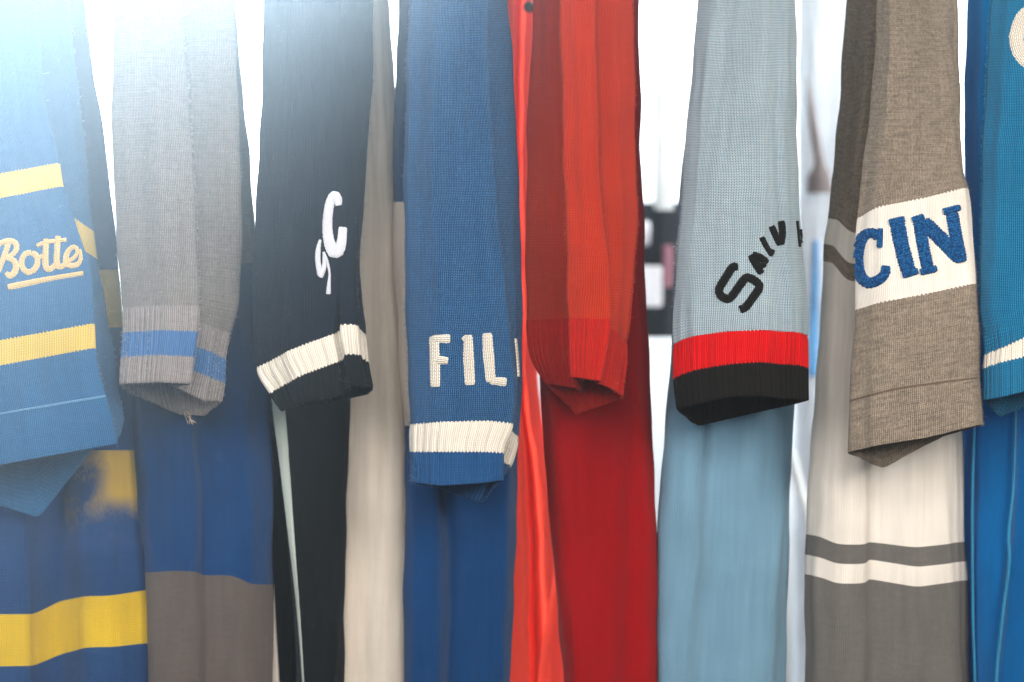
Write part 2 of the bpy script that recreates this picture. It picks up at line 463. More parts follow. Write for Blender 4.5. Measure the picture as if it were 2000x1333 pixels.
def fuzz(objs, mat, parent, n, length=0.004, seed=3, rad=0.00014):
    """loose wool fibres standing off the cloth"""
    V, F = world_geo(objs)
    r = np.random.default_rng(seed)
    vis = V[F].mean(axis=1); q = V[F]
    nrm = np.cross(q[:, 2] - q[:, 0], q[:, 3] - q[:, 1]); ar = np.linalg.norm(nrm, axis=1)
    nrm /= np.maximum(ar[:, None], 1e-12)
    view = vis - np.array(CAMP); view /= np.linalg.norm(view, axis=1, keepdims=True)
    edge = 1 - np.abs((nrm * view).sum(1))
    inframe = (np.abs(vis[:, 2]) < 0.42)
    wgt = ar * (0.004 + (edge > 0.9) * edge ** 4) * inframe * (vis[:, 1] < 0.062); wgt /= wgt.sum()
    idx = r.choice(len(F), size=n, p=wgt)
    VV, FF = [], []
    for i in idx:
        p = vis[i] + (q[i, 1] - q[i, 0]) * r.uniform(-.5, .5) + (q[i, 3] - q[i, 0]) * r.uniform(-.5, .5)
        nn = nrm[i]
        t = r.normal(size=3); L = length * r.uniform(0.25, 1.0) * (2.0 if r.random() < 0.03 else 1)
        d1 = nn + 0.8 * t * 0.7; d1 /= np.linalg.norm(d1)
        d2 = d1 + r.normal(size=3) * 0.7; d2 /= np.linalg.norm(d2)
        d3 = d2 + r.normal(size=3) * 0.9; d3 /= np.linalg.norm(d3)
        pts = [p - d1 * 0.0004, p + d1 * L * .4, p + d1 * L * .4 + d2 * L * .35, p + d1 * L * .4 + d2 * L * .35 + d3 * L * .3]
        a = np.cross(d1, [0.3, 0.5, 0.81]); a /= np.linalg.norm(a); b = np.cross(d1, a)
        o0 = len(VV)
        for k, pt in enumerate(pts):
            rr = rad * (1 - 0.2 * k)
            for g in range(3):
                an = g * 2.0944; VV.append(pt + rr * (math.cos(an) * a + math.sin(an) * b))
        for k in range(3):
            for g in range(3):
                g1 = (g + 1) % 3
                FF.append([o0 + k * 3 + g, o0 + k * 3 + g1, o0 + (k + 1) * 3 + g1, o0 + (k + 1) * 3 + g])
    o = mesh_obj('wool_fuzz', VV, FF, mat, parent)
    o['kind'] = 'stuff'
    return o

def body_ring(front, back=0.30, tuck=0.12, nb=2):
    """front points (px, depth[, dy]) left to right, then the far side of the jersey"""
    xl, xr = front[0][0], front[-1][0]; w = xr - xl
    dyl = front[0][2] if len(front[0]) > 2 else 0; dyr = front[-1][2] if len(front[-1]) > 2 else 0
    xl -= 9; xr += 9; front = [(xl,) + tuple(front[0][1:])] + list(front[1:-1]) + [(xr,) + tuple(front[-1][1:])]
    # the far edge converges on the near one so that daylight shows between neighbours
    return list(front) + [(xr - tuck * w, (front[-1][1] + back) / 2, dyr), (xr - tuck * 2 * w, back, dyr), (xl + tuck * 2 * w, back, dyl), (xl + tuck * w, (front[0][1] + back) / 2, dyl)]

# ================================================================== the room behind
def simple_mat(name, rgb, rough=0.8, noise=0.05):
    mat = bpy.data.materials.new(name); mat.use_nodes = True
    T = NT(mat)
    g = T.n('ShaderNodeNewGeometry')
    nz = T.n('ShaderNodeTexNoise'); nz.inputs['Scale'].default_value = 4; nz.inputs['Detail'].default_value = 5
    T.t.links.new(g.outputs['Position'], nz.inputs['Vector'])
    c = lin(rgb); k = 1 - noise
    col = T.mixc(nz.outputs[0], tuple([v * k for v in c] + [1]), tuple([min(1, v * (1 + noise)) for v in c] + [1]))
    bs = T.n('ShaderNodeBsdfPrincipled'); T.set(bs.inputs['Base Color'], col); bs.inputs['Roughness'].default_value = rough
    out = T.n('ShaderNodeOutputMaterial'); T.t.links.new(bs.outputs[0], out.inputs[0])
    return mat

def daylight_mat(name, rgb, strength):
    mat = bpy.data.materials.new(name); mat.use_nodes = True
    T = NT(mat)
    e = T.n('ShaderNodeEmission'); e.inputs[0].default_value = tuple(lin(rgb) + [1]); e.inputs[1].default_value = strength
    out = T.n('ShaderNodeOutputMaterial'); T.t.links.new(e.outputs[0], out.inputs[0])
    return mat

def box_geo(x0, x1, y0, y1, z0, z1):
    V = [(x, y, z) for x in (x0, x1) for y in (y0, y1) for z in (z0, z1)]
    F = [(0, 1, 3, 2), (4, 6, 7, 5), (0, 4, 5, 1), (2, 3, 7, 6), (0, 2, 6, 4), (1, 5, 7, 3)]
    return V, F

def boxo(name, b, mat, parent=None, **kw):
    V, F = box_geo(*b)
    return mesh_obj(name, V, F, mat, parent, smooth=False, **kw)

WY = 2.6
wall_m = simple_mat('white_wall_paint', (236, 242, 246), 0.7)
boxo('wall', (-0.055, 3.4, WY, WY + 0.1, -1.7, 2.0), wall_m, kind='structure')
win = empty('shop_window', (-1.7, WY, -1.7), 'blown-out daylight window glowing white behind the left half of the rack', 'window')
boxo('pane', (-3.4, -0.12, WY + 0.05, WY + 0.06, -1.7, 2.0), daylight_mat('daylight_glass', (236, 247, 255), 6.5), win)
boxo('frame', (-0.119, -0.056, WY - 0.03, WY + 0.09, -1.7, 2.0), simple_mat('window_frame_paint', (240, 243, 245)), win)

# ================================================================== yarns
Y = {}
Y['blue1'] = knit('steel_blue_yarn', (52, 110, 160), (38, 88, 138), marl=0.3, transl=0.20)
Y['blue1_body'] = knit('sheer_blue_yarn', (44, 92, 152), (30, 72, 132), marl=0.3, transl=0.5, w=0.0026, h=0.0021)
Y['yellow'] = knit('yellow_yarn', (248, 214, 104), (236, 196, 80), marl=0.2, transl=0.25)
Y['yellow_body'] = knit('deep_yellow_yarn', (255, 214, 50), (246, 198, 34), marl=0.2, transl=0.35, w=0.0026, h=0.0021)
Y['grey2'] = knit('grey_marl_yarn', (146, 140, 136), (104, 100, 100), marl=0.45, transl=0.16, w=0.0026, h=0.0022, holes=0.30)
Y['grey2_rib'] = knit('grey_rib_yarn', (160, 152, 150), (118, 112, 114), marl=0.4, transl=0.12, w=0.003, h=0.0018)
Y['blue2'] = knit('band_blue_yarn', (70, 116, 172), (54, 96, 150), marl=0.25, transl=0.12, w=0.003, h=0.0018)
Y['blue2_body'] = knit('shaded_royal_blue_yarn', (10, 72, 132), (6, 54, 108), marl=0.25, transl=0.22, holes=0.26)  # panel blue with the shade of the sleeves put into the colour
Y['brown2'] = knit('brown_grey_yarn', (112, 102, 98), (90, 82, 80), marl=0.35, transl=0.16, holes=0.22)
Y['navy3'] = knit('midnight_yarn', (18, 28, 42), (10, 16, 26), marl=0.3, transl=0.06, holes=0.34, sheen=0.04)
Y['black3'] = knit('black_green_yarn', (16, 22, 26), (8, 12, 15), marl=0.3, transl=0.04, sheen=0.03)
Y['cream_rib'] = knit('cream_rib_yarn', (246, 238, 226), (232, 220, 202), marl=0.25, transl=0.2, w=0.003, h=0.0018, depth=0.32)
Y['cream'] = knit('cream_wool_yarn', (252, 240, 226), (242, 228, 212), marl=0.3, transl=0.36, depth=0.22)
Y['gap_light'] = knit('gap_light_yarn', (228, 238, 232), (212, 224, 218), marl=0.2, transl=0.45, depth=0.2)  # backlight between the panels, put into a pale yarn colour
Y['blue5'] = knit('french_blue_yarn', (26, 84, 140), (10, 52, 100), marl=0.5, transl=0.10, w=0.0025, h=0.0020, depth=0.62, fleck_hilite=(84, 136, 180), bump=0.8)
Y['blue5_rib'] = knit('french_blue_rib_yarn', (32, 90, 146), (18, 62, 112), marl=0.35, transl=0.10, w=0.0025, h=0.0019, depth=0.6)
Y['blue5_body'] = knit('shaded_blue_yarn', (8, 68, 124), (4, 50, 102), marl=0.25, transl=0.14)  # body blue darkened for the shade behind the sleeves
Y['red6'] = knit('vermilion_yarn', (214, 48, 16), (172, 12, 10), marl=0.4, transl=0.16, w=0.0024, h=0.0019, fleck_hilite=(228, 84, 44), sheen=0.12, depth=0.55, tint=(220, 40, 24), bump=0.8)
Y['red6_rib'] = knit('vermilion_rib_yarn', (206, 36, 20), (166, 12, 12), sheen=0.12, marl=0.4, transl=0.16, w=0.0024, h=0.0019, depth=0.55, tint=(220, 40, 24))
Y['red6_body'] = knit('shaded_red_yarn', (172, 6, 16), (146, 2, 10), marl=0.3, transl=0.2, sheen=0.08, tint=(220, 20, 20))  # sleeve red made darker, standing for shade on the body
Y['coral'] = knit('coral_yarn', (238, 74, 60), (220, 50, 44), marl=0.2, transl=0.8, tint=(255, 146, 126), depth=0.2)
Y['sky8'] = knit('dusty_sky_yarn', (164, 192, 208), (126, 156, 178), marl=0.5, transl=0.14, w=0.0026, h=0.0021, fleck_hilite=(222, 222, 218), depth=0.5, bump=0.8)
Y['sky8_body'] = knit('shaded_sky_yarn', (130, 172, 198), (110, 154, 184), marl=0.25, transl=0.2)  # sky blue darkened to carry the shade under its sleeve
Y['red8'] = knit('scarlet_rib_yarn', (222, 8, 16), (190, 2, 8), sheen=0.06, marl=0.25, transl=0.1, w=0.0026, h=0.0018)
Y['black8'] = knit('black_rib_yarn', (24, 22, 20), (12, 11, 11), marl=0.4, transl=0.02, w=0.0026, h=0.0018, sheen=0.03)
Y['taupe'] = knit('taupe_marl_yarn', (182, 166, 148), (118, 108, 98), marl=0.6, transl=0.12, w=0.0022, h=0.0018, depth=0.5, bump=0.8)
Y['taupe_seam'] = knit('taupe_linking_yarn', (120, 106, 92), (92, 80, 70), marl=0.4, transl=0.05)
Y['blue1_seam'] = knit('blue_linking_yarn', (104, 152, 192), (80, 130, 174), marl=0.4, transl=0.05)
Y['taupe_body'] = knit('taupe_body_yarn', (122, 119, 116), (100, 98, 96), marl=0.4, transl=0.14)
Y['cream9'] = knit('ivory_yarn', (250, 244, 236), (240, 231, 220), marl=0.25, transl=0.22, depth=0.28)
Y['teal'] = knit('teal_blue_yarn', (4, 124, 178), (0, 88, 140), marl=0.4, transl=0.14, w=0.0026, h=0.0021, fleck_hilite=(52, 150, 186), depth=0.6, bump=0.8)
Y['teal_body'] = knit('teal_body_yarn', (0, 112, 180), (0, 90, 156), marl=0.3, transl=0.26, tint=(20, 150, 205))
Y['white_bg'] = knit('white_jersey_yarn', (236, 238, 236), (222, 226, 226), marl=0.2, transl=0.35, depth=0.15)
Y['black_bg'] = knit('black_jersey_yarn', (26, 34, 42), (18, 24, 30), marl=0.2, transl=0.04)
Y['pale_bg'] = knit('pale_blue_jersey_yarn', (230, 236, 240), (216, 226, 234), marl=0.2, transl=0.3, depth=0.15)
Y['taupe_bg'] = knit('mushroom_yarn', (124, 114, 112), (104, 96, 96), marl=0.3, transl=0.1)
E = {}
E['cream'] = knit('cream_chain_stitch', (244, 236, 224), (226, 212, 194), marl=0.2, w=0.0030, h=0.0026, depth=0.42, transl=0.02, bump=1.0)
E['gold'] = knit('pale_gold_chain_stitch', (248, 212, 146), (232, 186, 112), marl=0.25, w=0.0026, h=0.0024, depth=0.42, transl=0.02, bump=1.0)
E['white'] = chenille('white_felt_stitch', (228, 228, 234), (196, 198, 208), 1.6)
E['black'] = chenille('black_chenille', (24, 22, 20), (4, 4, 4))
E['blue'] = chenille('blue_chenille', (36, 112, 172), (4, 52, 98), 0.75)
E['wh_bg'] = chenille('white_twill', (246, 246, 246), (226, 228, 232))
E['pink_bg'] = chenille('dusty_pink_twill', (168, 120, 130), (140, 96, 108))
E['blue_bg'] = chenille('bright_blue_twill', (110, 170, 214), (90, 150, 200))
FB = {k: fibre_mat('fibre_' + k, c) for k, c in dict(blue=(150, 190, 225), grey=(215, 215, 215), dark=(90, 110, 130), cream=(235, 228, 215),
      fblue=(120, 150, 190), red=(230, 110, 80), sky=(215, 225, 230), taupe=(200, 185, 165), teal=(110, 200, 230), black=(70, 66, 62)).items()}  # paler than the yarns, rim light put into the fibre colours

def base_at(px, d=0.2): return P(px, 1640, d)
def jersey(px, label): return empty('knit_jersey', base_at(px), label, 'jersey', 'jerseys on the front rail')
TOP = -430

# ------------------------------------------------------------------ 1 blue jersey with yellow stripes
j = jersey(120, 'blue jersey with yellow stripes and gold script lettering, at the left end of the rack')
def r1(xl, fold, edge, fy=(0, 0), ey=0, by=0, tip=None, tipx=60, sl=0):
    """pleated flat sleeve: front panel to a fold, then a side panel further back"""
    return [(xl, 0.004, fy[0]), ((xl + fold) / 2, -0.012, (fy[0] + fy[1]) / 2), (fold, -0.010, fy[1]), (fold - 12, 0.016, fy[1] - 4 + sl),
            (fold + (edge - fold) * .35, 0.034, fy[1] + sl + ey * .35), (edge, 0.050, fy[1] + sl + ey), (edge - 12, 0.075, fy[1] + sl + ey),
            (tipx, 0.085, by if tip is None else tip), (xl, 0.075, by)]
S = Tube([(TOP, r1(-170, 50, 92)), (-180, r1(-165, 58, 112)), (0, r1(-160, 70, 140, (0, 0), 20, sl=10)), (150, r1(-155, 85, 162, (10, 0), 35, sl=40)), (250, r1(-152, 100, 177, (30, -5), 42, sl=70)),
          (322, r1(-150, 118, 186, (44, -4), 46, sl=90)), (366, r1(-150, 126, 193, (50, -3), 48, sl=98)), (440, r1(-150, 151, 205, (50, -5), 50, sl=96)),
          (540, r1(-150, 179, 219, (44, -5), 46, sl=80)), (634, r1(-150, 187, 228, (58, -3), 36, sl=64)), (684, r1(-150, 189, 231, (58, -5), 30, sl=52)),
          (780, r1(-150, 210, 243, (60, -4), 0, 60, sl=28)), (868, r1(-150, 232, 240, (66, -3), -50, 70, 142, 76))], sigma=0.0028, folds=0.0018, seed=11)
s = cloth(S, 0, 5, 'sleeve', Y['blue1'], j)
s2 = cloth(S, 5, 6, 'stripe', Y['yellow'], s, label='upper yellow stripe')
s3 = cloth(S, 6, 9, 'sleeve_panel', Y['blue1'], s)
s4 = cloth(S, 9, 10, 'stripe', Y['yellow'], s, label='lower yellow stripe', cols=lambda c: c[:, 1] < 0.006)
s4b = cloth(S, 9, 10, 'sleeve_panel', Y['blue1'], s, cols=lambda c: ~(c[:, 1] < 0.006))
s5 = cloth(S, 10, 12, 'hem', Y['blue1'], s, hem=True, thick=0.002)
B = bvh_of([s, s2, s3, s4, s4b, s5])
o, k = (0, 400), 1000 / 300
for nm, st in [('B', [([(55, 250), (28, 335), (-14, 440)], 34), ([(-25, 285), (5, 252), (55, 236), (98, 248), (108, 285), (85, 322), (42, 345)], [26, 30, 34, 34, 34, 32, 28]),
                      ([(42, 345), (88, 365), (104, 405), (90, 445), (62, 462), (38, 443)], [30, 34, 38, 38, 36, 26])]),
               ('o', [([(205, 312), (165, 322), (142, 365), (150, 415), (182, 440), (220, 425), (243, 385), (238, 335), (205, 312)], 34), ([(228, 330), (255, 345), (280, 330)], 24)]),
               ('t', [([(300, 222), (298, 300), (296, 380), (308, 418), (335, 416), (360, 385)], [34, 36, 38, 36, 32, 26]), ([(240, 270), (285, 250), (350, 238)], 26)]),
               ('t', [([(378, 204), (373, 290), (370, 370), (382, 402), (408, 400), (432, 372)], [34, 36, 38, 36, 32, 26]), ([(345, 240), (395, 234), (435, 230)], 26)]),
               ('e', [([(430, 378), (478, 350), (505, 310), (492, 278), (458, 286), (432, 330), (432, 375), (460, 398), (505, 388), (524, 352), (526, 310), (520, 290)],
                       [24, 26, 26, 26, 28, 34, 36, 34, 30, 24, 16, 10])])]:
    stitched('letter', st, B, E['gold'], s, origin=o, scale=k, label='gold script letter ' + nm)
stitched('underline', [([(52, 538), (200, 508), (350, 478), (545, 446)], [40, 34, 28, 26])], B, E['gold'], s, origin=o, scale=k)
stitched('hem_seam', [([(-60, 822), (0, 809), (110, 790), (206, 774)], 4)], B, Y['blue1_seam'], s, height=0.0009)
def b1(y, xl, a, b, c, e, dy=(0, 0, 0, 0, 0)):
    return (y, body_ring([(xl, .12, dy[0]), (a, .105, dy[1]), (a + 8, .12, dy[1]), (b, .145, dy[2]), ((b + c) / 2, .11, dy[3]), (c, .105, dy[3]), (e, .14, dy[4])], 0.31, 0.10))
Bd = Tube([b1(TOP, -150, 20, 50, 85, 110), b1(0, -150, 35, 80, 125, 157), b1(400, -150, 45, 110, 180, 215), b1(527, -150, 50, 112, 190, 226), b1(640, -150, 52, 112, 200, 236),
           b1(880, -150, 55, 112, 205, 262), b1(1075, -150, 56, 112, 208, 276), b1(1165, -150, 60, 116, 210, 286, (35, 35, 10, 0, -14)), b1(1265, -150, 58, 116, 212, 289, (38, 36, 14, 0, -10)),
           b1(1640, -150, 60, 118, 215, 296)], sigma=0.007, folds=0.002, seed=12)
Y['patch1'] = knit('sheer_blue_over_yellow_yarn', (44, 92, 152), (30, 72, 132), marl=0.3, transl=0.4, w=0.0026, h=0.0021, patch=(240, 200, 84), patch_v=(Bd.t[5] + 0.03, Bd.t[6], Bd.t[5] + 0.055))
b = cloth(Bd, 0, 3, 'body', Y['blue1_body'], j, dc=0.004, dr=0.008)
cloth(Bd, 3, 4, 'stripe', Y['yellow_body'], b, dc=0.004, dr=0.008)
cloth(Bd, 4, 5, 'body_panel', Y['blue1_body'], b, dc=0.004, dr=0.008)
cloth(Bd, 5, 6, 'stripe', Y['patch1'], b, dc=0.004, dr=0.008, cols=lambda c: (c[:, 0] > P(120, 0, .12)[0]), label='yellow stripe showing mottled through the thin blue cloth')
cloth(Bd, 5, 6, 'body_panel', Y['blue1_body'], b, dc=0.004, dr=0.008, cols=lambda c: ~(c[:, 0] > P(120, 0, .12)[0]))
cloth(Bd, 6, 7, 'body_panel', Y['blue1_body'], b, dc=0.004, dr=0.008)
cloth(Bd, 7, 8, 'stripe', Y['yellow_body'], b, dc=0.004, dr=0.008, label='broad yellow stripe near the hem')
cloth(Bd, 8, 9, 'body_panel', Y['blue1_body'], b, dc=0.004, dr=0.008)
fuzz([s, s3, s5], FB['blue'], s, 2535, 0.0038, 31)

# ------------------------------------------------------------------ 2 grey jersey with blue cuff band
j = jersey(390, 'grey jersey with a blue band round its ribbed cuff, beside the yellow-striped one')
def r2(l, f, t, sd, e, dl=0, df=0, dt=0, ds=0, de=0, b1=0, b2=0, b3=0, bx=(410, 330, 255)):
    return [(l, .012, dl), ((l + f) / 2, -.012, (dl + df) / 2 - 4), (f, -.012, df), (f - 6, .000, df + 2), (t, .014, dt), (sd, .028, ds), (e, .046, de), (bx[0], .070, b1), (bx[1], .078, b2), (bx[2], .050, b3)]
S = Tube([(TOP, r2(232, 345, 350, 390, 445)), (-150, r2(226, 350, 355, 400, 455)), (0, r2(221, 358, 362, 408, 461)), (200, r2(216, 371, 370, 415, 470)), (350, r2(220, 380, 374, 420, 478)),
          (480, r2(227, 387, 376, 425, 477)), (560, r2(233, 389, 375, 425, 472, 0, 0, 10, 22, 30, 40, 30, 10)),
          (600, r2(236, 390, 372, 420, 452, 2, -2, 20, 40, 54, 60, 40, 14)), (646, r2(238, 387, 362, 412, 441, 4, 2, 24, 42, 56, 66, 50, 18)), (694, r2(236, 383, 352, 408, 438, 4, 3, 20, 42, 54, 76, 60, 22)),
          (743, r2(231, 376, 340, 402, 434, 4, 4, 8, 38, 38, 66, 62, 26, (404, 345, 262)))], sigma=0.0028, folds=0.0018, seed=21)
s = cloth(S, 0, 7, 'sleeve', Y['grey2'], j)
c1 = cloth(S, 7, 8, 'cuff', Y['grey2_rib'], s, dc=0.0008, dr=0.003, rib=0.0056, amp=0.0024)
c2 = cloth(S, 8, 9, 'cuff_band', Y['blue2'], s, dc=0.0008, dr=0.003, rib=0.0056, amp=0.0024, rib_in=False)
c3 = cloth(S, 9, 10, 'cuff_edge', Y['grey2_rib'], s, dc=0.0008, dr=0.003, rib=0.0056, amp=0.0024, rib_in=False, hem=True, thick=0.0045)
fuzz([s, c1, c2, c3], FB['grey'], s, 2340, 0.0038, 32)
V = [];
def strand(name, mat, parent, pts, rad=0.00018):
    V, F = [], []
    for i, p in enumerate(pts):
        for g in range(4):
            a = g * math.pi / 2 + .3; V.append((p[0] + rad * math.cos(a), p[1] + rad * math.sin(a) * .7, p[2] + rad * math.sin(a) * .7))
    for i in range(len(pts) - 1):
        for g in range(4):
            F.append([i * 4 + g, i * 4 + (g + 1) % 4, i * 4 + 4 + (g + 1) % 4, i * 4 + 4 + g])
    return mesh_obj(name, V, F, mat, parent)
for q in range(9):
    a = random.uniform(-1, 1)
    strand('loose_thread', FB['taupe'], s, [P(362 + a * 6, 804, .07), P(366 + a * 8, 812, .068), P(370 + a * 5 + random.uniform(-5, 5), 818, .066), P(374 + a * 10 + random.uniform(-4, 4), 824 + random.uniform(0, 6), .066)], 0.00025)
def b2(y, l, f, m, e, dy=(0, 0, 0, 0)):
    return (y, body_ring([(l, .15, dy[0]), (l + 12, .115, dy[0]), ((l + f) / 2, .105, dy[1]), (f, .105, dy[1]), (f + 6, .122, dy[2]), (m, .11, dy[2]), ((m + e) / 2, .112, dy[3]), (e, .15, dy[3])], 0.31, 0.10))
Bd = Tube([b2(TOP, 250, 330, 400, 440), b2(0, 245, 350, 400, 455), b2(300, 245, 360, 420, 478), b2(515, 250, 372, 430, 496), b2(770, 260, 380, 450, 514), b2(950, 270, 384, 460, 522),
           b2(1120, 285, 386, 455, 525, (-2, -4, 4, 22)), b2(1640, 296, 388, 455, 522)], sigma=0.006, folds=0.0036, seed=22)
b = cloth(Bd, 0, 3, 'body', Y['grey2'], j, dc=0.004, dr=0.008)
cloth(Bd, 3, 6, 'body_panel', Y['blue2_body'], b, dc=0.004, dr=0.008, label='royal blue middle panel')
cloth(Bd, 6, 7, 'body_panel', Y['brown2'], b, dc=0.004, dr=0.008, label='brown-grey lower panel')

# ------------------------------------------------------------------ 3 midnight jersey with white C
j = jersey(610, 'near-black jersey with a white letter C on its sleeve and a cream and black cuff')
def r3(l, m, t, f, g, e, gd, dy):
    # left edge, front panel end, tuck, front fold of right panel, its right fold, side, back right, back mid, back left
    return [(l, .022, dy[0]), ((l + m) / 2 - 10, -.004, (dy[0] + dy[1]) / 2 - 2), (m, -.006 + gd * .4, dy[1]), (t, -.007 + gd, dy[1] - 3), (f, -.009, dy[2]), (g, -.010, dy[3]), (e, .018, dy[4]), (e - 4, .050, dy[5]), ((l + e) / 2, .070, dy[6]), (l + 18, .055, dy[7])]
Z8 = [0] * 8
S = Tube([(TOP, r3(525, 630, 640, 645, 655, 705, 0, Z8)), (-150, r3(520, 634, 644, 650, 660, 718, 0, Z8)), (0, r3(515, 640, 648, 654, 664, 727, 0, Z8)), (120, r3(511, 645, 653, 659, 670, 728, 0, Z8)), (250, r3(507, 650, 658, 664, 679, 719, 0, Z8)),
          (400, r3(501, 654, 662, 668, 688, 709, 0, Z8)), (520, r3(497, 656, 664, 668, 693, 701, 0, Z8)), (580, r3(497, 655, 664, 664, 696, 706, .007, Z8)),
          (640, r3(504, 652, 664, 657, 697, 710, .015, [78, 12, -6, -6, 10, 20, 50, 70])), (698, r3(531, 661, 672, 664, 700, 716, .015, [68, 8, -5, -6, 8, 20, 40, 66])),
          (756, r3(553, 664, 676, 672, 706, 725, .015, [42, 14, -8, -4, -4, 10, 28, 38]))], sigma=0.0028, folds=0.0030, seed=31)
s = cloth(S, 0, 8, 'sleeve', Y['navy3'], j, gather=(0.05, 0.0012))
c1 = cloth(S, 8, 9, 'cuff_band', Y['cream_rib'], s, dc=0.0008, dr=0.003, rib=0.0068, amp=0.0024)
c2 = cloth(S, 9, 10, 'cuff', Y['black3'], s, dc=0.0008, dr=0.003, rib=0.0068, amp=0.0024, rib_in=False, hem=True, thick=0.0045)
B = bvh_of([s]); o, k = (480, 350), 800 / 300
stitched('letter', [([(484, 138), (477, 100), (462, 86), (444, 108), (430, 170), (425, 250), (434, 325), (458, 378), (486, 368), (500, 320), (506, 250)], [34, 40, 42, 42, 44, 46, 50, 60, 52, 44, 40])],
         B, E['white'], s, origin=o, scale=k, height=0.002, label='white letter C')
stitched('letter', [([(388, 316), (377, 370), (376, 430), (388, 505)], [12, 24, 26, 28]), ([(390, 512), (408, 455), (407, 385)], [24, 22, 12]), ([(404, 380), (424, 430), (436, 490), (433, 550), (430, 600)], [14, 14, 11, 18, 24])],
         B, E['white'], s, origin=o, scale=k, height=0.0018, label='thin white wavy letter S')
fuzz([s, c1, c2], FB['dark'], s, 1800, 0.003, 33)
def b3(y, l, f, m, e):
    return (y, body_ring([(l, .16), (l + 10, .125), (f, .115), (m, .12), (e - 6, .118), (e, .14)], 0.36, 0.14))
Bd = Tube([b3(TOP, 560, 600, 640, 690), b3(0, 550, 600, 650, 700), b3(500, 545, 590, 640, 690), b3(790, 552, 600, 640, 676), b3(1000, 566, 610, 640, 669), b3(1333, 589, 620, 645, 661), b3(1640, 605, 630, 650, 655)], sigma=0.006, folds=0.0030, seed=32)
b = cloth(Bd, 0, 6, 'body', Y['black3'], j, dc=0.004, dr=0.008)
# pale strip painted in for the light gap along the front edge, and the dark inner panel beyond it
def strip(name, mat, parent, left, right, d0, d1, n=60, bulge=0.006):
    """a hanging strip of cloth between two edge lines [(px, py)], with a slight belly and thickness"""
    ys = np.linspace(left[0][1], left[-1][1], n); NX = 9
    lx = pchip(np.array([p[1] for p in left], float), np.array([[p[0]] for p in left], float), ys)[:, 0]
    rx = pchip(np.array([p[1] for p in right], float), np.array([[p[0]] for p in right], float), ys)[:, 0]
    V, F, UV = [], [], []
    for sd, th in ((0, 0.0), (1, 0.002)):
        for i in range(n):
            for jx in range(NX):
                x = jx / (NX - 1)
                V.append(P(lx[i] * (1 - x) + rx[i] * x, ys[i], d0 * (1 - x) + d1 * x - bulge * math.sin(math.pi * x) + th))
    m = n * NX
    def q(a, b_, c, d_): F.append([a, b_, c, d_])
    for i in range(n - 1):
        for jx in range(NX - 1):
            a = i * NX + jx; q(a, a + 1, a + NX + 1, a + NX); q(m + a, m + a + NX, m + a + NX + 1, m + a + 1)
        a = i * NX; q(a, a + NX, m + a + NX, m + a); a += NX - 1; q(a, m + a, m + a + NX, a + NX)
    for f in F:
        for t in f: UV.append((V[t][0], -V[t][2]))
    return mesh_obj(name, V, F, mat, parent, uv=UV)
strip('light_gap_strip', Y['gap_light'], b, [(524, 700), (531, 790), (545, 900), (563, 1050), (580, 1200), (590, 1333), (604, 1640)], [(545, 700), (557, 800), (565, 900), (575, 1050), (586, 1200), (594, 1333), (607, 1640)], .135, .128, bulge=0.002)
strip('inner_panel', Y['black3'], b, [(500, 600), (512, 790), (528, 1050), (545, 1333), (560, 1640)], [(530, 600), (540, 790), (566, 1050), (588, 1333), (602, 1640)], .26, .25)

# ------------------------------------------------------------------ 4 cream jersey
j = jersey(740, 'plain cream jersey showing only its hanging side between the near-black and the blue one')
def b4(y, l, m, n_, e):
    return (y, body_ring([(l, .17), (l + 14, .15), (m, .16), (n_, .145), (e - 10, .15), (e, .18)], 0.26, 0.04))
Bd = Tube([b4(TOP, 690, 705, 718, 730), b4(0, 690, 712, 730, 747), b4(150, 690, 712, 738, 760), b4(400, 686, 716, 745, 769), b4(700, 682, 712, 755, 780), b4(900, 668, 706, 760, 794), b4(1100, 662, 700, 760, 800), b4(1333, 656, 700, 762, 802), b4(1640, 652, 700, 765, 806)], sigma=0.007, folds=0.003, seed=41)
cloth(Bd, 0, 8, 'body', Y['cream'], j, dc=0.004, dr=0.008)

# ------------------------------------------------------------------ 5 blue jersey lettered FIL
j = jersey(900, 'deep blue jersey with cream letters FIL above a cream and blue ribbed cuff')
def r5(l, f, e, dy=(0,) * 8, t=None, bx=None):
    t = f - 22 if t is None else t; bx = bx or (e - 30, l + 50)
    return [(l, .006, dy[0]), (l + (f - l) * .3, -.010, dy[1]), (l + (f - l) * .75, -.014, dy[2]), (f, -.010, dy[3]), (t, .026, dy[4]), (e, .062, dy[5]), (bx[0], .080, dy[6]), (bx[1], .076, dy[7]), (l - 4, .045, dy[0])]
S = Tube([(TOP, r5(815, 940, 970)), (-150, r5(810, 948, 980)), (0, r5(805, 956, 994)), (100, r5(801, 959, 1004)), (250, r5(797, 966, 1012)), (400, r5(795, 977, 1018)), (550, r5(796, 991, 1022)),
          (680, r5(799, 1004, 1023)), (770, r5(803, 1011, 1022)), (826, r5(806, 1006, 1016, (3, -2, -4, 2, 6, 30, 40, 10))), (883, r5(806, 985, 1003, (0, 0, 0, 2, 10, 30, 50, 14))),
          (938, r5(806, 984, 982, (2, 9, 4, -2, 8, -6, 44, 14), bx=(945, 860)))], sigma=0.0028, folds=0.0018, seed=51)
s = cloth(S, 0, 9, 'sleeve', Y['blue5'], j)
c1 = cloth(S, 9, 10, 'cuff_band', Y['cream_rib'], s, dc=0.0008, dr=0.003, rib=0.0068, amp=0.0021)
c2 = cloth(S, 10, 11, 'cuff', Y['blue5_rib'], s, dc=0.0008, dr=0.003, rib=0.0050, amp=0.0021, rib_in=False, hem=True, thick=0.003)
B = bvh_of([s]); o, k = (760, 600), 1000 / 300
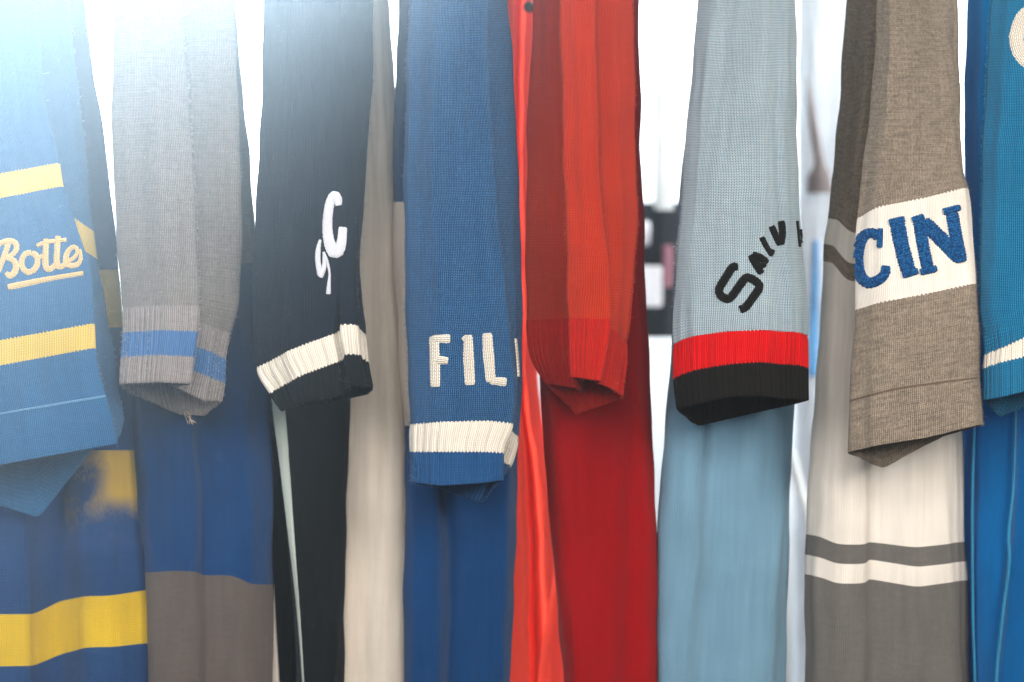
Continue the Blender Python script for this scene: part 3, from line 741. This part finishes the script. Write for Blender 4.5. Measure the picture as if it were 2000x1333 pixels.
stitched('letter', [([(291, 192), (297, 350), (300, 520)], 58), ([(280, 210), (340, 207), (398, 208)], [46, 46, 54]), ([(305, 350), (345, 347), (384, 352)], [46, 46, 44])], B, E['cream'], s, origin=o, scale=k, label='cream letter F')
stitched('letter', [([(514, 182), (518, 340), (526, 508)], [52, 64, 60]), ([(482, 218), (512, 192)], 36)], B, E['cream'], s, origin=o, scale=k, label='cream letter I')
stitched('letter', [([(638, 170), (648, 320), (662, 488)], [56, 66, 58]), ([(655, 478), (710, 484), (764, 490)], [46, 46, 56])], B, E['cream'], s, origin=o, scale=k, label='cream letter L')
stitched('letter', [([(822, 205), (834, 330), (842, 455)], 11)], B, E['cream'], s, origin=o, scale=k, label='sliver of a fourth cream letter at the fold')
fuzz([s, c1, c2], FB['fblue'], s, 3300, 0.0035, 35)
def b5(y, l, m, e):
    w = e - l
    return (y, body_ring([(l, .125), (l + 8, .108), (m - 8, .105), (m, .115), (m + 6, .13), ((m + e) / 2, .125), (e - 8, .118), (e, .15)], 0.31, 0.10))
Bd = Tube([b5(TOP, 790, 850, 960), b5(0, 785, 850, 980), b5(200, 776, 850, 990), b5(395, 773, 850, 1000), b5(600, 781, 852, 1005), b5(780, 789, 860, 1005), b5(832, 796, 862, 1004), b5(950, 800, 866, 1001), b5(1150, 799, 872, 996), b5(1333, 798, 868, 990), b5(1640, 798, 862, 984)], sigma=0.005, folds=0.0030, seed=52)
b = cloth(Bd, 0, 3, 'body', Y['blue5_body'], j, dc=0.004, dr=0.008)
cloth(Bd, 3, 6, 'stripe', Y['cream'], b, dc=0.004, dr=0.008, label='broad cream band behind the sleeve')
cloth(Bd, 6, 10, 'body_panel', Y['blue5_body'], b, dc=0.004, dr=0.008)

# ------------------------------------------------------------------ 6 coral cardigan, lit through
j = jersey(1045, 'thin coral red cardigan lit through from behind, between the FIL and the vermilion sleeve')
def b6(y, l, a, b_, e):
    return (y, body_ring([(l, .42), (l + 6, .39), (a, .38), (a + 8, .44), ((a + b_) / 2, .39), (b_, .45), (b_ + 5, .385), (e, .42)], 0.48, 0.02))
Bd = Tube([b6(TOP, 985, 1000, 1020, 1040), b6(0, 990, 1005, 1020, 1036), b6(300, 995, 1005, 1015, 1027), b6(600, 1000, 1010, 1020, 1031), b6(690, 1002, 1012, 1020, 1036), b6(830, 1000, 1015, 1030, 1048),
           b6(900, 999, 1018, 1045, 1084), b6(1100, 996, 1025, 1060, 1092), b6(1333, 990, 1025, 1070, 1110), b6(1640, 985, 1025, 1080, 1120)], sigma=0.004, folds=0.0022, seed=61)
b = cloth(Bd, 0, 9, 'body', Y['coral'], j, dc=0.004, dr=0.008)
strip('front_band', Y['coral'], b, [(1062, 700), (1064, 830), (1072, 950), (1082, 1100), (1068, 1200), (1050, 1333), (1040, 1640)], [(1070, 700), (1074, 830), (1084, 950), (1094, 1100), (1084, 1200), (1068, 1333), (1060, 1640)], .36, .355, bulge=0.003)
def disc(name, c, r, th, mat, parent, n=20):
    V, F = [], []
    prof = [(0.02, -th * .3), (r * .55, -th * .3), (r * .8, -th * .6), (r, -th * .2), (r, th * .4), (r * .6, th * .5), (0.0002, th * .5)]
    prof[0] = (0.0002, -th * .3)
    for rr, yy in prof:
        for g in range(n):
            a = 2 * math.pi * g / n; V.append((c[0] + rr * math.cos(a), c[1] + yy, c[2] + rr * math.sin(a)))
    for i in range(len(prof) - 1):
        for g in range(n):
            F.append([i * n + g, i * n + (g + 1) % n, (i + 1) * n + (g + 1) % n, (i + 1) * n + g])
    return mesh_obj(name, V, F, mat, parent)
disc('button', P(1033, 14, .375), 0.0068, 0.003, simple_mat('dark_horn', (62, 38, 34), 0.35), b)

# ------------------------------------------------------------------ 7 vermilion jersey
j = jersey(1170, 'vermilion red jersey with a plain pleated sleeve and ribbed self-coloured cuff')
def r6(a, f, t, e, lx, dy=(0,) * 8, tip=None):
    tip = tip or (lx + 60)
    return [(a, -.004, dy[0]), ((a + f) / 2, -.014, (dy[0] + dy[1]) / 2), (f, -.012, dy[1]), (t, .010, dy[2]), ((t + e) / 2 + 8, .018, (dy[2] + dy[3]) / 2), (e, .036, dy[3]), (e - 6, .060, dy[4]), (tip, .095, dy[5]), (lx, .085, dy[6]), ((lx + a) / 2, .072, dy[6] + (dy[7] - dy[6]) * .5), (a + 22, .060, dy[7]), (a + 14, .020, dy[7])]
S = Tube([(TOP, r6(1085, 1150, 1145, 1225, 1052)), (-150, r6(1087, 1157, 1152, 1234, 1048)), (0, r6(1090, 1165, 1158, 1240, 1040)), (120, r6(1093, 1167, 1160, 1242, 1031)), (250, r6(1096, 1173, 1164, 1243, 1023)), (430, r6(1099, 1183, 1172, 1248, 1022)),
          (540, r6(1103, 1195, 1178, 1241, 1023)), (600, r6(1105, 1195, 1180, 1231, 1025, (0, 0, 14, 36, 40, 30, 0, 0))), (622, r6(1106, 1194, 1182, 1226, 1027, (0, 0, 18, 46, 50, 40, 4, 0))),
          (680, r6(1109, 1186, 1174, 1224, 1034, (0, 0, 8, 36, 44, 60, 12, 10))), (738, r6(1113, 1174, 1160, 1219, 1064, (-4, 4, 6, 33, 40, 70, 8, 20), tip=1122))], sigma=0.0028, folds=0.0018, seed=71)
s = cloth(S, 0, 8, 'sleeve', Y['red6'], j, gather=(0.05, 0.0012))
c1 = cloth(S, 8, 10, 'cuff', Y['red6_rib'], s, dc=0.0008, dr=0.003, rib=0.0046, amp=0.0021, hem=True, thick=0.0035)
fuzz([s, c1], FB['red'], s, 3000, 0.0035, 36)
def b7(y, l, m, e):
    return (y, body_ring([(l, .14), (l + 8, .115), ((l + m) / 2, .125), (m, .12), (m + 18, .108), (e - 10, .11), (e, .135)], 0.31, 0.10))
Bd = Tube([b7(TOP, 1075, 1160, 1225), b7(0, 1070, 1160, 1238), b7(300, 1060, 1170, 1245), b7(430, 1058, 1180, 1251), b7(600, 1060, 1195, 1257), b7(800, 1073, 1208, 1265), b7(1000, 1086, 1208, 1271), b7(1333, 1112, 1200, 1278), b7(1640, 1125, 1195, 1284)], sigma=0.006, folds=0.003, seed=72)
cloth(Bd, 0, 8, 'body', Y['red6_body'], j, dc=0.004, dr=0.008)

# ------------------------------------------------------------------ 8 sky blue jersey
j = jersey(1430, 'dusty sky blue jersey with black lettering and a red and black cuff')
def r8(l, e, dy=(0,) * 9, sw=0):
    w = e - l
    return [(l, .030, dy[0]), (l + w * .14, .004, dy[1]), (l + w * .42, -.012, dy[2]), (l + w * .66, -.012, dy[3]), (l + w * .80 , -.004 + sw, dy[4]), (l + w * .90, -.010, dy[4]), (e, .014, dy[5]), (e - 8, .055, dy[6]), (l + w * .55, .078, dy[7]), (l + w * .16, .066, dy[8])]
S = Tube([(TOP, r8(1395, 1535)), (-150, r8(1378, 1548)), (0, r8(1363, 1554, sw=.002)), (130, r8(1350, 1556, sw=.003)), (250, r8(1337, 1557, sw=.003)), (380, r8(1325, 1561, sw=.003)), (480, r8(1317, 1569, sw=.004)), (570, r8(1312, 1577, sw=.006)), (630, r8(1310, 1580, (10, 2, 0, 0, 2, 6, 10, 20, 20), .008)),
          (650, r8(1310, 1580, (24, 7, -3, -5, -2, 6, 16, 34, 36), .005)), (714, r8(1313, 1580, (28, 10, -3, -7, -2, 5, 16, 40, 42), .002)), (776, r8(1317, 1580, (20, 12, -5, -6, 0, 3, 6, 30, 54)))], sigma=0.005, folds=0.0018, seed=81)
s = cloth(S, 0, 9, 'sleeve', Y['sky8'], j, gather=(0.05, 0.0013))
c1 = cloth(S, 9, 10, 'cuff_band', Y['red8'], s, dc=0.0008, dr=0.003, rib=0.0056, amp=0.0023)
c2 = cloth(S, 10, 11, 'cuff', Y['black8'], s, dc=0.0008, dr=0.003, rib=0.0056, amp=0.0023, rib_in=False, hem=True, thick=0.004)
B = bvh_of([s]); o, k = (1280, 400), 969 / 320
stitched('letter', [([(488, 368), (455, 372), (430, 410), (388, 478), (376, 512), (392, 543), (432, 558), (462, 530), (505, 470), (535, 434), (572, 440), (610, 470), (612, 498), (580, 545), (535, 605), (498, 622)], 42)], B, E['black'], s, origin=o, scale=k, height=0.0022, bold=1.26, label='large black letter S')
stitched('letter', [([(566, 296), (595, 350), (628, 408)], [40, 42, 36]), ([(572, 296), (620, 315), (662, 342)], [36, 40, 34]), ([(606, 372), (650, 352)], 30)], B, E['black'], s, origin=o, scale=k, height=0.002, bold=1.26, label='small black letter A')
stitched('letter', [([(628, 192), (655, 245), (690, 300)], 28), ([(680, 302), (698, 268)], 22)], B, E['black'], s, origin=o, scale=k, height=0.002, bold=1.26, label='small black letter L')
stitched('letter', [([(686, 126), (710, 180), (738, 238)], 34), ([(744, 96), (752, 165), (742, 236)], 36)], B, E['black'], s, origin=o, scale=k, height=0.002, bold=1.26, label='small black letter V')
stitched('letter', [([(838, 96), (846, 170), (854, 250)], 13), ([(860, 145), (872, 220), (882, 290)], 14), ([(846, 205), (876, 230)], 10)], B, E['black'], s, origin=o, scale=k, height=0.0016, label='black letter turning away at the sleeve edge')
fuzz([s], FB['sky'], s, 3300, 0.0035, 37)
def b8(y, l, f, m, e):
    return (y, body_ring([(l, .15), (l + 10, .12), (f - 6, .105), (f, .11), (f + 10, .118), (m, .112), (e - 12, .115), (e, .145)], 0.31, 0.10))
Bd = Tube([b8(TOP, 1385, 1420, 1470, 1530), b8(0, 1372, 1410, 1470, 1545), b8(250, 1346, 1400, 1470, 1550), b8(480, 1326, 1390, 1470, 1552), b8(650, 1318, 1385, 1470, 1550), b8(800, 1304, 1380, 1460, 1546), b8(1000, 1291, 1372, 1450, 1540), b8(1333, 1284, 1352, 1430, 1526), b8(1640, 1280, 1345, 1420, 1518)], sigma=0.006, folds=0.0030, seed=82)
cloth(Bd, 0, 8, 'body', Y['sky8_body'], j, dc=0.004, dr=0.008)

# ------------------------------------------------------------------ 9 taupe jersey lettered CIN
j = jersey(1740, 'taupe marl jersey with blue letters CIN on a cream sleeve band')
def r9(l, e, dy=(0,) * 6, hook=0, bx=None):
    w = e - l; bx = bx or l + w * .3
    return [(l, .014, dy[0]), (l + w * .22, -.008, dy[1]), (l + w * .6, -.014, dy[2]), (e - 8, -.006, dy[3]), (e + hook * .2, .010, dy[3]), (e + hook, .050, dy[3]), (l + w * .7, .070, dy[4]), (bx, .062, dy[5])]
S = Tube([(TOP, r9(1735, 1790, hook=45)), (-150, r9(1722, 1808, hook=55)), (0, r9(1710, 1835, hook=40)), (150, r9(1700, 1862, hook=12)), (250, r9(1690, 1872, hook=3)), (330, r9(1677, 1880)),
          (390, r9(1669, 1888, (40, 14, -2, -22, 0, 20))), (480, r9(1666, 1898, (34, 14, -2, -22, 0, 20))), (576, r9(1665, 1907, (32, 15, -2, -21, 0, 20))),
          (760, r9(1657, 1914, (26, 10, -3, -22, 0, 24))), (855, r9(1653, 1920, (28, 14, -2, -26, -4, 58), bx=1722))], sigma=0.0030, folds=0.0018, seed=91)
s = cloth(S, 0, 6, 'sleeve', Y['taupe'], j)
s2 = cloth(S, 6, 8, 'stripe', Y['cream9'], s, label='cream band that carries the lettering')
s3 = cloth(S, 8, 10, 'hem', Y['taupe'], s, hem=True, thick=0.002)
B = bvh_of([s, s2, s3]); o, k = (1600, 350), 889 / 400
stitched('letter', [([(252, 262), (245, 240), (215, 236), (186, 258), (168, 305), (164, 365), (178, 420), (212, 450), (255, 440), (284, 412), (290, 376)], [30, 34, 34, 40, 44, 44, 42, 38, 36, 34, 32]), ([(266, 214), (262, 298)], 20)], B, E['blue'], s, origin=o, scale=k, height=0.0024, bold=1.34, label='blue letter C')
stitched('letter', [([(338, 186), (358, 290), (388, 405)], 52), ([(302, 190), (372, 174)], 24), ([(362, 418), (428, 398)], 26)], B, E['blue'], s, origin=o, scale=k, height=0.0024, bold=1.34, label='blue letter I')
stitched('letter', [([(432, 178), (450, 285), (472, 392)], 42), ([(402, 180), (456, 164)], 24), ([(438, 405), (508, 388)], 26), ([(450, 186), (530, 262), (612, 348)], 50), ([(576, 146), (594, 250), (616, 362)], 44), ([(536, 144), (612, 124)], 24)], B, E['blue'], s, origin=o, scale=k, height=0.0024, bold=1.34, label='blue letter N')
stitched('hem_seam', [([(1660, 783), (1700, 772), (1760, 758), (1830, 748), (1910, 738)], 4)], B, Y['taupe_seam'], s, height=0.0009)
fuzz([s, s2, s3], FB['taupe'], s, 2700, 0.003, 38)
def b9(y, l, f, m, e, dy=(0,) * 5):
    return (y, body_ring([(l, .15, dy[0]), (l + 12, .12, dy[0] + 4), ((l + f) / 2, .108, dy[1]), (f, .108, dy[1]), (f + 4, .121, dy[2]), (m, .11, dy[3]), (e - 20, .12, dy[4]), (e, .15, dy[4] - 4)], 0.31, 0.10))
Bd = Tube([b9(TOP, 1690, 1740, 1790, 1830), b9(0, 1666, 1720, 1790, 1850), b9(300, 1640, 1710, 1790, 1860), b9(436, 1624, 1700, 1790, 1864, (-10, 20, 20, 10, 0)), b9(490, 1617, 1698, 1790, 1866, (-14, 26, 26, 10, 0)), b9(524, 1615, 1696, 1790, 1866, (-14, 26, 26, 10, 0)),
           b9(700, 1606, 1692, 1790, 1868), b9(900, 1592, 1690, 1790, 1872), b9(1058, 1584, 1688, 1790, 1878, (-14, 6, 0, 12, 4)), b9(1096, 1582, 1688, 1790, 1880, (-12, 6, -4, 12, 4)), b9(1134, 1580, 1688, 1790, 1882, (-12, 6, -4, 13, 3)), b9(1640, 1574, 1686, 1788, 1892)], sigma=0.005, folds=0.0030, seed=92)
b = cloth(Bd, 0, 3, 'body', Y['taupe'], j, dc=0.004, dr=0.008)
cloth(Bd, 3, 4, 'stripe', Y['cream9'], b, dc=0.004, dr=0.008)
cloth(Bd, 4, 5, 'stripe', Y['taupe'], b, dc=0.004, dr=0.008, label='taupe stripe below the shoulder')
cloth(Bd, 5, 8, 'body_panel', Y['cream9'], b, dc=0.004, dr=0.008, label='broad cream panel')
cloth(Bd, 8, 9, 'stripe', Y['taupe_body'], b, dc=0.004, dr=0.008, label='narrow grey stripe')
cloth(Bd, 9, 10, 'stripe', Y['cream9'], b, dc=0.004, dr=0.008)
cloth(Bd, 10, 11, 'body_panel', Y['taupe_body'], b, dc=0.004, dr=0.008, label='grey lower panel')

# ------------------------------------------------------------------ 10 teal jersey
j = jersey(1980, 'bright teal blue jersey with part of a cream letter, at the right end')
def r10(l, dy=(0,) * 5, e=2210, bx=1990):
    return [(l, .010, dy[0]), (l + 35, -.008, dy[1]), (2030, -.014, dy[2]), (2120, -.010, dy[3]), (e, .020, dy[3]), (e - 10, .06, dy[3]), (bx + 60, .075, dy[4] * .4), (bx, .065, dy[4]), (l + 6, .042, dy[0] + 6)]
S = Tube([(TOP, r10(1950)), (-150, r10(1944)), (0, r10(1936)), (100, r10(1929)), (200, r10(1922)), (300, r10(1917)), (480, r10(1911)), (600, r10(1911)), (650, r10(1916, (-6, -14, -24, -30, 0))), (704, r10(1922, (-10, -24, -58, -70, 0))), (716, r10(1920, (4, -8, -26, -50, 10))),
          (772, r10(1921, (8, 2, -16, -40, 40), bx=1952))], sigma=0.0028, folds=0.0013, seed=101)
s = cloth(S, 0, 8, 'sleeve', Y['teal'], j, gather=(0.05, 0.0012))
c0 = cloth(S, 8, 9, 'cuff', Y['teal'], s, dc=0.0008, dr=0.003, rib=0.0050, amp=0.0018)
c1 = cloth(S, 9, 10, 'cuff_band', Y['cream_rib'], s, dc=0.0008, dr=0.002, rib=0.0050, amp=0.0018, rib_in=False)
c2 = cloth(S, 10, 11, 'cuff_edge', Y['teal'], s, dc=0.0008, dr=0.003, rib=0.0050, amp=0.0018, rib_in=False, hem=True, thick=0.003)
B = bvh_of([s])
stitched('letter', [([(2040, 30), (2016, 22), (1996, 38), (1985, 74), (1993, 106), (2014, 122), (2040, 112)], [22, 24, 25, 25, 25, 24, 22])], B, E['cream'], s, height=0.0022, label='cream rounded letter cut off by the picture edge')
fuzz([s, c0, c2], FB['teal'], s, 2700, 0.003, 39)
def b10(y, l, f, m):
    return (y, body_ring([(l - 14, .24), (l, .16), (l + 8, .125), (f, .11), (f + 4, .13), (m, .12), (2150, .12), (2200, .15)], 0.31, 0.08))
Bd = Tube([b10(TOP, 1920, 2000, 2060), b10(0, 1911, 1990, 2060), b10(200, 1905, 1988, 2060), b10(400, 1903, 1986, 2060), b10(600, 1903, 1984, 2060), b10(830, 1898, 1982, 2050), b10(1060, 1898, 1970, 2030), b10(1150, 1898, 1962, 2020), b10(1333, 1902, 1945, 2010), b10(1640, 1904, 1938, 2000)], sigma=0.004, folds=0.0022, seed=102)
cloth(Bd, 0, 9, 'body', Y['teal_body'], j, dc=0.004, dr=0.008)

lit_edge_m = knit('teal_lit_edge_yarn', (70, 178, 222), (50, 160, 210), marl=0.2, transl=0.5, depth=0.2)  # pale strips paint the backlit cloth edges into the yarn colour
strip('lit_edge', lit_edge_m, j.children[-1], [(1901, 780), (1896, 1000), (1897, 1200), (1901, 1333), (1903, 1640)], [(1907, 780), (1902, 1000), (1903, 1200), (1907, 1333), (1909, 1640)], .125, .122, bulge=0.004)
strip('lit_edge', lit_edge_m, j.children[-1], [(1982, 780), (1976, 950), (1966, 1060), (1968, 1080), (1955, 1200), (1942, 1333), (1935, 1640)], [(1987, 780), (1982, 950), (1973, 1060), (1975, 1080), (1962, 1200), (1949, 1333), (1942, 1640)], .106, .104, bulge=0.003)

# ================================================================== garments on the rail further back
def back_jersey(px, label, keys, mat, sigma=0.02, name='hanging_jersey', seed=1):
    t = empty(name, P(px, 1640, 1.3), label, 'jersey', 'jerseys on the rail behind')
    tb = Tube(keys, sigma=sigma, folds=0.006, seed=seed)
    return t, tb
def bk(y, l, e, d=1.2, dd=0.06): 
    return (y, [(l, d), (l + (e - l) * .3, d - .03), (l + (e - l) * .7, d - .02), (e, d), (e - 8, d + dd), ((l + e) / 2, d + dd + .02), (l + 8, d + dd)])
t, tb = back_jersey(1270, 'black jersey with white number patches, blurred behind the gap right of the red sleeve',
    [bk(396, 1130, 1345, 1.30), bk(520, 1130, 1345, 1.30), bk(660, 1130, 1345, 1.30)], Y['black_bg'], 0.012, seed=201)
b = cloth(tb, 0, 2, 'body', Y['black_bg'], t, dc=0.006, dr=0.01)
Bv = bvh_of([b])
stitched('number_patch', [([(1246, 456), (1270, 456)], 42)], Bv, E['wh_bg'], b, height=0.004, cap=3)
stitched('number_patch', [([(1268, 520), (1268, 600)], 46)], Bv, E['wh_bg'], b, height=0.004, cap=3)
stitched('number_patch', [([(1304, 480), (1304, 562)], 18)], Bv, E['pink_bg'], b, height=0.004, cap=3)
t, tb = back_jersey(1290, 'white towel-like cloth hanging in front of the black number jersey, blurred',
    [bk(-400, 1275, 1312, 1.2, .02), bk(0, 1276, 1313, 1.2, .02), bk(410, 1277, 1314, 1.2, .02)], Y['white_bg'], 0.005, name='hanging_cloth', seed=202)
t['category'] = 'cloth'
cloth(tb, 0, 2, 'cloth', Y['white_bg'], t, dc=0.006, dr=0.012)
t, tb = back_jersey(1600, 'pale blue blurred jersey with a taupe panel, behind the gap left of CIN',
    [bk(-400, 1562, 1720, 1.15), bk(0, 1560, 1720, 1.15), bk(380, 1556, 1720, 1.15), bk(1640, 1545, 1720, 1.15)], Y['pale_bg'], 0.015, seed=203)
b = cloth(tb, 0, 3, 'body', Y['pale_bg'], t, dc=0.006, dr=0.015)
strip('sleeve_panel', Y['taupe_bg'], b, [(1575, 150), (1582, 260), (1590, 320), (1578, 345), (1576, 378)], [(1578, 150), (1600, 260), (1612, 320), (1622, 345), (1628, 378)], 1.09, 1.09, bulge=0.01)
Bv = bvh_of([b])
stitched('applique', [([(1594, 470), (1590, 600), (1588, 735)], [10, 16, 18])], Bv, E['blue_bg'], b, height=0.004)
strip('hanging_tape', Y['white_bg'], b, [(1535, 880), (1550, 950), (1568, 1010), (1575, 1060)], [(1555, 880), (1572, 950), (1584, 1010), (1588, 1060)], 1.08, 1.08, bulge=0.008)
t, tb = back_jersey(540, 'beige jersey far behind, a blurred sliver left of the black one',
    [bk(960, 532, 548, .9, .03), bk(1100, 528, 552, .9, .03), bk(1333, 525, 560, .9, .03), bk(1640, 520, 565, .9, .03)], Y['cream'], 0.004, seed=204)
cloth(tb, 0, 3, 'body', Y['cream'], t, dc=0.006, dr=0.015)

# ================================================================== added haze, stands in for lens-flare veil
hz = bpy.data.materials.new('glare_veil_haze'); hz.use_nodes = True
T = NT(hz)
pv = T.n('ShaderNodeVolumePrincipled')
pv.inputs['Color'].default_value = (0.93, 0.97, 1.0, 1)
pv.inputs['Density'].default_value = 0.008
pv.inputs['Anisotropy'].default_value = 0.61
out = T.n('ShaderNodeOutputMaterial'); T.t.links.new(pv.outputs[0], out.inputs['Volume'])
boxo('added_veil_haze', (-3.6, 3.6, -D - 1.2, WY + 0.3, -2.7, 2.2), hz, kind='stuff')
